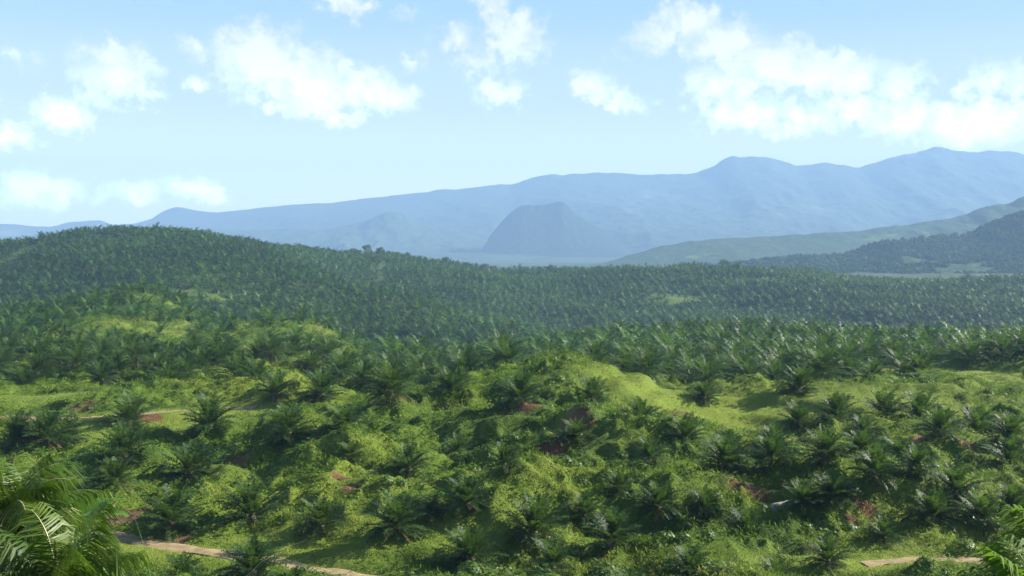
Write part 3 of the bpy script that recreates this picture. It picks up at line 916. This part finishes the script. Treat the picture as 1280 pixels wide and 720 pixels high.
# ------------------------------------------------------------------ near plants
def ribbon(p0, az, e0, L, w, droop, r, nseg=9, twist=.3, fold=True):
    """a grass blade: folded ribbon"""
    V = []; Q = []
    p = np.array(p0, float); a = e0
    tw = r.normal(0, twist)
    for i in range(nseg+1):
        t_ = i/nseg
        tg = np.array([math.cos(az)*math.cos(a), math.sin(az)*math.cos(a), math.sin(a)])
        sd = np.array([-math.sin(az), math.cos(az), 0]); up = np.cross(tg, sd)
        sd2 = sd*math.cos(tw*t_*3)+up*math.sin(tw*t_*3)
        ww = w*(.55+.45*math.sin(min(1, t_*2.2)*math.pi/2))*(1-t_**2.2)+.0012
        V += [p-sd2*ww*.5+up*ww*.18, p, p+sd2*ww*.5+up*ww*.18]
        p = p+tg*L/nseg; a -= droop/nseg*(.4+1.2*t_)
    for i in range(nseg):
        for k in range(2):
            b = i*3+k; Q.append((b, b+1, b+4, b+3))
    return V, Q
def tuft(name, px, py, d, n, L, w, label, cat, seed, spread=.25, mat=M_grass, tintr=(.2, .9), e=(45, 88), droop=(40, 110), zoff=0, azr=(0, 6.283)):
    r = np.random.default_rng(seed); x = (px-CX)/F*d; z = Hs(x, d) if py is None else -(py-HY)/F*d
    V = []; Q = []; C = []
    for k in range(n):
        rr = abs(r.normal(0, spread)); aa = r.uniform(*azr)
        v, q = ribbon((rr*math.cos(aa), rr*math.sin(aa), 0), aa+r.normal(0, .4), math.radians(r.uniform(*e)), L*r.uniform(.55, 1.15), w*r.uniform(.6, 1.2), math.radians(r.uniform(*droop)), r)
        b = len(V); V += v; Q += [tuple(i+b for i in f) for f in q]; C += [r.uniform(*tintr)]*len(v)
    zg = Hs(x, d)
    o = link(name, np_mesh(name, np.array(V), Q=Q, mat=mat, tint=C, smooth=True), loc=(x, d, zg-.05))
    return tag(o, label, cat)

# the near palm at the lower left: long drooping leaflets
def near_palm(px, py_heart, d, L, nfr, npair, seed, label, lw=.027, ll=.8, emin=-25, drop=.85, mat=None):
    x = (px-CX)/F*d; zh = -(py_heart-HY)/F*d; zg = Hs(x, d); h = zh-zg
    e = bpy.data.objects.new('near_palm', None); COL.objects.link(e); e.location = (x, d, zg)
    tag(e, label, 'palm tree')
    r = np.random.default_rng(seed); Vs = []; Ts = []; Cs = []; b = 0
    for i in range(nfr):
        f = (i+.5)/nfr
        V, T_, C = frond(L*r.uniform(.8, 1.1), math.radians(82+(emin-82)*f+r.normal(0, 6)), math.radians(r.uniform(45, 85)), npair, lw, ll, 2, r, curl=r.normal(0, .08), rach=.022, vee=.1)
        # leaflets hang: shear leaflet verts downwards with the distance from the rachis plane
        V[:, 2] -= np.abs(V[:, 1])**1.3*drop
        C = np.clip(C+r.normal(0, .15), 0, 1)
        V = rotz(V, i*2.39996+r.normal(0, .2)); V[:, 2] += h
        Vs.append(V); Ts.append(T_+b); Cs.append(C); b += len(V)
    link('crown', np_mesh('near_palm_crown', np.concatenate(Vs), T=np.concatenate(Ts), mat=mat or M_near, tint=np.concatenate(Cs)), e)
    link('trunk', trunk_mesh('near_palm_trunk', max(h, .4), .14, seed, M_trunk), e)
near_palm(8, 652, 19, 1.65, 38, 44, 801, 'near palm at the lower left corner with long glossy drooping leaflets')
near_palm(70, 735, 15.5, 1.3, 20, 34, 802, 'lower near palm under the drooping one, fronds along the bottom left edge')
near_palm(-70, 640, 21, 2.3, 24, 44, 803, 'near palm cut by the left edge, its dark fronds reaching into the picture')

# banana plant between the near palms
def banana(px, d, h, label, seed):
    x = (px-CX)/F*d; zg = Hs(x, d)
    e = bpy.data.objects.new('banana_plant', None); COL.objects.link(e); e.location = (x, d, zg)
    tag(e, label, 'banana plant')
    link('stem', trunk_mesh('banana_stem', h*.55, .09, seed, M_banana), e)
    r = np.random.default_rng(seed)
    for k in range(7):
        V = []; Q = []; az = k*2.4+.4; a = math.radians(r.uniform(58, 80)); L = 1.25; n_ = 16
        p = np.array([0, 0, h*.55]); 
        for i in range(n_+1):
            t_ = i/n_
            tg = np.array([math.cos(az)*math.cos(a), math.sin(az)*math.cos(a), math.sin(a)]); sd = np.array([-math.sin(az), math.cos(az), 0]); up = np.cross(tg, sd)
            wd = .17*math.sin(math.pi*np.clip((t_-.12)/.88, 0.02, .99))**.5 if t_ > .1 else .015
            for j, s in enumerate((-1, -.5, 0, .5, 1)):
                V.append(p+sd*s*wd+up*abs(s)*wd*.3+up*.012*math.sin(t_*60+s*4)*abs(s))
            p = p+tg*L/n_; a -= math.radians(95)/n_*(.3+1.4*t_)
        for i in range(n_):
            for j in range(4):
                b = i*5+j; Q.append((b, b+1, b+6, b+5))
        link('leaf', np_mesh('banana_leaf', np.array(V), Q=Q, mat=M_banana, tint=np.full(len(V), r.random()), smooth=True), e)
banana(100, 20.5, 5.3, 'banana plant with broad smooth light green leaves behind the near drooping palm', 21)

tuft('tall_grass', 160, None, 13.5, 26, 2.5, .022, 'clump of tall dry-tipped grass right of the near palm at the bottom edge', 'grass clump', 31, .22)
tuft('tall_grass', 215, None, 12.5, 26, 2.75, .016, 'thin arching pale grass stalks in front of the dirt track, lower left', 'grass clump', 32, .2, tintr=(.5, 1), e=(50, 86), droop=(30, 100))
near_palm(84, 750, 17.5, 1.1, 28, 34, 804, 'small near palm right of the lower one, beside the pale grass stalks')
near_palm(-10, 742, 16, 1.6, 22, 36, 805, 'dense near palm filling the lower left corner with arching glinting fronds')
near_palm(1338, 702, 17, 1.25, 30, 22, 811, 'near palm cut by the right edge at the bottom corner, bright stiff narrow leaflets', lw=.034, ll=.85, emin=-10, drop=.25, mat=M_near2)
near_palm(1300, 765, 14.5, 1.05, 24, 20, 812, 'low near palm at the very bottom right corner, under the bright stiff one', lw=.04, ll=.7, emin=-10, drop=.3, mat=M_near2)


# ------------------------------------------------------------------ haze
bm_v = [(-14000, -100, -260), (14000, -100, -260), (14000, 11600, -260), (-14000, 11600, -260)]
zt = 800
V = np.array(bm_v+[(x, y, zt) for x, y, _ in bm_v], float)
Q = [(3, 2, 1, 0), (4, 5, 6, 7), (0, 1, 5, 4), (1, 2, 6, 5), (2, 3, 7, 6), (3, 0, 4, 7)]
M_haze, t = nt('haze')
pv = N(t, 'ShaderNodeVolumePrincipled')
pv.inputs['Color'].default_value = (.39, .65, 1.0, 1)
pv.inputs['Density'].default_value = 1.32e-4
pv.inputs['Density Attribute'].default_value = ''
pv.inputs['Anisotropy'].default_value = 0.0
o = N(t, 'ShaderNodeOutputMaterial'); t.links.new(pv.outputs[0], o.inputs['Volume'])
tag(link('haze', np_mesh('haze', V, Q=Q, mat=M_haze)), kind='stuff')

# ------------------------------------------------------------------ sun and sky
SUN_EL, SUN_AZ = math.radians(30), math.radians(72)
S = Vector((math.cos(SUN_EL)*math.sin(SUN_AZ), math.cos(SUN_EL)*math.cos(SUN_AZ), math.sin(SUN_EL)))
sl = bpy.data.lights.new('sun', 'SUN'); sl.energy = 5.0; sl.angle = math.radians(.53); sl.color = (1, .94, .82)
so_ = bpy.data.objects.new('sun', sl); COL.objects.link(so_)
so_.rotation_euler = S.to_track_quat('Z', 'Y').to_euler()
w = bpy.data.worlds.new('World'); scene.world = w; w.use_nodes = True
t = w.node_tree; t.nodes.clear()
sky = N(t, 'ShaderNodeTexSky', sky_type='NISHITA'); sky.sun_disc = False
sky.sun_elevation = SUN_EL; sky.sun_rotation = SUN_AZ; sky.altitude = 200; sky.air_density = 1.0; sky.dust_density = 1.5; sky.ozone_density = 1.5
tc = N(t, 'ShaderNodeTexCoord')
sepd = N(t, 'ShaderNodeSeparateXYZ'); t.links.new(tc.outputs['Generated'], sepd.inputs[0])
azn = math_(t, 'ARCTAN2', sepd.outputs[0], sepd.outputs[1])
eln = math_(t, 'ARCSINE', sepd.outputs[2])
comb = N(t, 'ShaderNodeCombineXYZ'); t.links.new(azn, comb.inputs[0]); t.links.new(eln, comb.inputs[1])
base = comb.outputs[0]
# domain warp
def nvec(scale, amp, det=5, rough=.6):
    nn = t.nodes.new('ShaderNodeTexNoise'); nn.inputs['Scale'].default_value = scale; nn.inputs['Detail'].default_value = det; nn.inputs['Roughness'].default_value = rough
    t.links.new(base, nn.inputs['Vector'])
    s = N(t, 'ShaderNodeVectorMath', operation='SUBTRACT'); t.links.new(nn.outputs['Color'], s.inputs[0]); s.inputs[1].default_value = (.5, .5, .5)
    m = N(t, 'ShaderNodeVectorMath', operation='MULTIPLY'); t.links.new(s.outputs[0], m.inputs[0]); m.inputs[1].default_value = (amp, amp, 0)
    return m.outputs[0]
ad = N(t, 'ShaderNodeVectorMath', operation='ADD'); t.links.new(base, ad.inputs[0]); t.links.new(nvec(45, .035, 6, .65), ad.inputs[1])
wp = ad.outputs[0]
CLOUDS = [  # column, row, half width, half height, tilt (deg, + = down to the right), strength
 (148, 90, 52, 32, 10, 1), (76, 140, 34, 18, 8, 1), (122, 124, 30, 18, 0, .55), (14, 178, 28, 12, 0, .9), (18, 158, 32, 12, 0, .45), (20, 70, 34, 14, 15, .45),
 (46, 238, 56, 20, 3, 1), (165, 240, 36, 16, 5, .9), (242, 238, 38, 18, 0, .95), (205, 243, 44, 12, 0, .6), (126, 250, 14, 9, 0, .5),
 (240, 55, 30, 13, 45, .75), (246, 108, 18, 12, 20, .7), (328, 78, 62, 40, 5, 1.15), (385, 100, 70, 36, 12, 1.15), (450, 112, 58, 26, 8, 1.05), (492, 120, 30, 20, 10, .9), (430, 150, 30, 12, 0, .8), (375, 130, 60, 16, 8, .75),
 (434, 5, 36, 16, 5, .95), (505, 18, 22, 10, 0, .45), (515, 76, 24, 16, 0, .6), (618, 12, 26, 22, 20, .9), (645, 48, 38, 34, 0, .95), (575, 50, 34, 18, 10, .7), (625, 115, 38, 18, 5, .8), (605, 78, 48, 26, 0, .6),
 (740, 108, 30, 18, 30, .9), (784, 130, 32, 13, 5, .8), (775, 70, 28, 12, 0, .4),
 (862, 26, 46, 24, 5, 1.05), (820, 50, 36, 18, 5, .9), (905, 52, 60, 28, 12, 1.1), (965, 78, 64, 30, 10, 1.1), (1040, 92, 62, 30, 8, 1.1), (1125, 100, 36, 20, 0, .95),
 (905, 105, 48, 28, -5, .95), (935, 140, 66, 26, 5, .85), (1010, 148, 50, 20, 0, .8), (1060, 132, 62, 22, 0, .7), (1130, 148, 56, 26, 5, .95), (1200, 156, 66, 28, 3, 1), (1265, 152, 50, 24, 0, .95),
 (1250, 98, 40, 22, -5, .8), (1205, 112, 28, 15, 0, .6), (1400, 120, 90, 40, 0, .9), (-120, 110, 80, 30, 0, .9), (1500, 230, 90, 20, 0, .8), (-200, 230, 90, 20, 0, .8)]
def field(vec):
    cur = None
    for (px, py, rx, ry, rot, st) in CLOUDS:
        xx = (px-CX)/F; zz = (HY-py)/F
        az_ = math.atan(xx); el_ = math.atan(zz/math.hypot(1, xx))
        mp = N(t, 'ShaderNodeMapping', vector_type='TEXTURE')
        mp.inputs['Location'].default_value = (az_, el_, 0)
        mp.inputs['Rotation'].default_value = (0, 0, -math.radians(rot))
        mp.inputs['Scale'].default_value = (rx/F*1.1, ry/F*1.15, 1)
        t.links.new(vec, mp.inputs['Vector'])
        ln = N(t, 'ShaderNodeVectorMath', operation='LENGTH'); t.links.new(mp.outputs[0], ln.inputs[0])
        v = math_(t, 'MULTIPLY', math_(t, 'MAXIMUM', math_(t, 'SUBTRACT', 1.45, ln.outputs['Value']), 0), st)
        cur = v if cur is None else math_(t, 'SMOOTH_MAX' if False else 'MAXIMUM', cur, v)
    return cur
fld = field(wp)
fine = noise(t, base, 70, 10, .66)
dens = math_(t, 'ADD', fld, math_(t, 'MULTIPLY', math_(t, 'SUBTRACT', fine, .5), 2.0))
alpha = math_(t, 'MULTIPLY', mrange(t, dens, .26, .80), .97)
body = mrange(t, math_(t, 'ADD', dens, math_(t, 'MULTIPLY', math_(t, 'SUBTRACT', noise(t, wp, 38, 5), .5), 2.2)), .4, 1.5)
ccol = mixc(t, body, (5.6, 6.4, 7.9), (8.9, 8.8, 9.0))
lowf = mrange(t, eln, .19, .03, .95, 2.3)
cs_ = N(t, 'ShaderNodeVectorMath', operation='SCALE'); t.links.new(ccol, cs_.inputs[0]); t.links.new(lowf, cs_.inputs['Scale'])
ccol = cs_.outputs[0]
tinted = mixc(t, 1.0, sky.outputs[0], (.85, .95, 1.08), 'MULTIPLY')
hi = mixc(t, mrange(t, eln, .42, .20, 0, 1), tinted, (3.0, 4.7, 8.4))
midc = mixc(t, mrange(t, eln, .215, .13, 0, 1), hi, (5.1, 6.2, 9.7))
skc = mixc(t, mrange(t, eln, .14, .035, 0, 1), midc, (10.6, 10.7, 12.6))
fin = mixc(t, alpha, skc, ccol)
# clouds only where the sky is (above the horizon)
bg = N(t, 'ShaderNodeBackground'); bg.inputs['Strength'].default_value = .05
t.links.new(fin, bg.inputs['Color'])
wo = N(t, 'ShaderNodeOutputWorld'); t.links.new(bg.outputs[0], wo.inputs[0])

# ------------------------------------------------------------------ camera, colour
cd = bpy.data.cameras.new('camera'); cam = bpy.data.objects.new('camera', cd); COL.objects.link(cam)
cam.location = (0, 0, 0); cam.rotation_euler = (math.radians(90), 0, 0)
cd.sensor_width = 36; cd.lens = F/1280*36; cd.shift_y = -(360-HY)/1280
cd.clip_start = .2; cd.clip_end = 40000
scene.camera = cam
vs = scene.view_settings
vs.view_transform = 'Standard'; vs.look = 'None'; vs.gamma = 1; vs.exposure = 1.52; vs.use_curve_mapping = False

for o in scene.objects:
    if 'label' in o and not 4 <= len(o['label'].split()) <= 16: print('LABEL', len(o['label'].split()), o['label'])
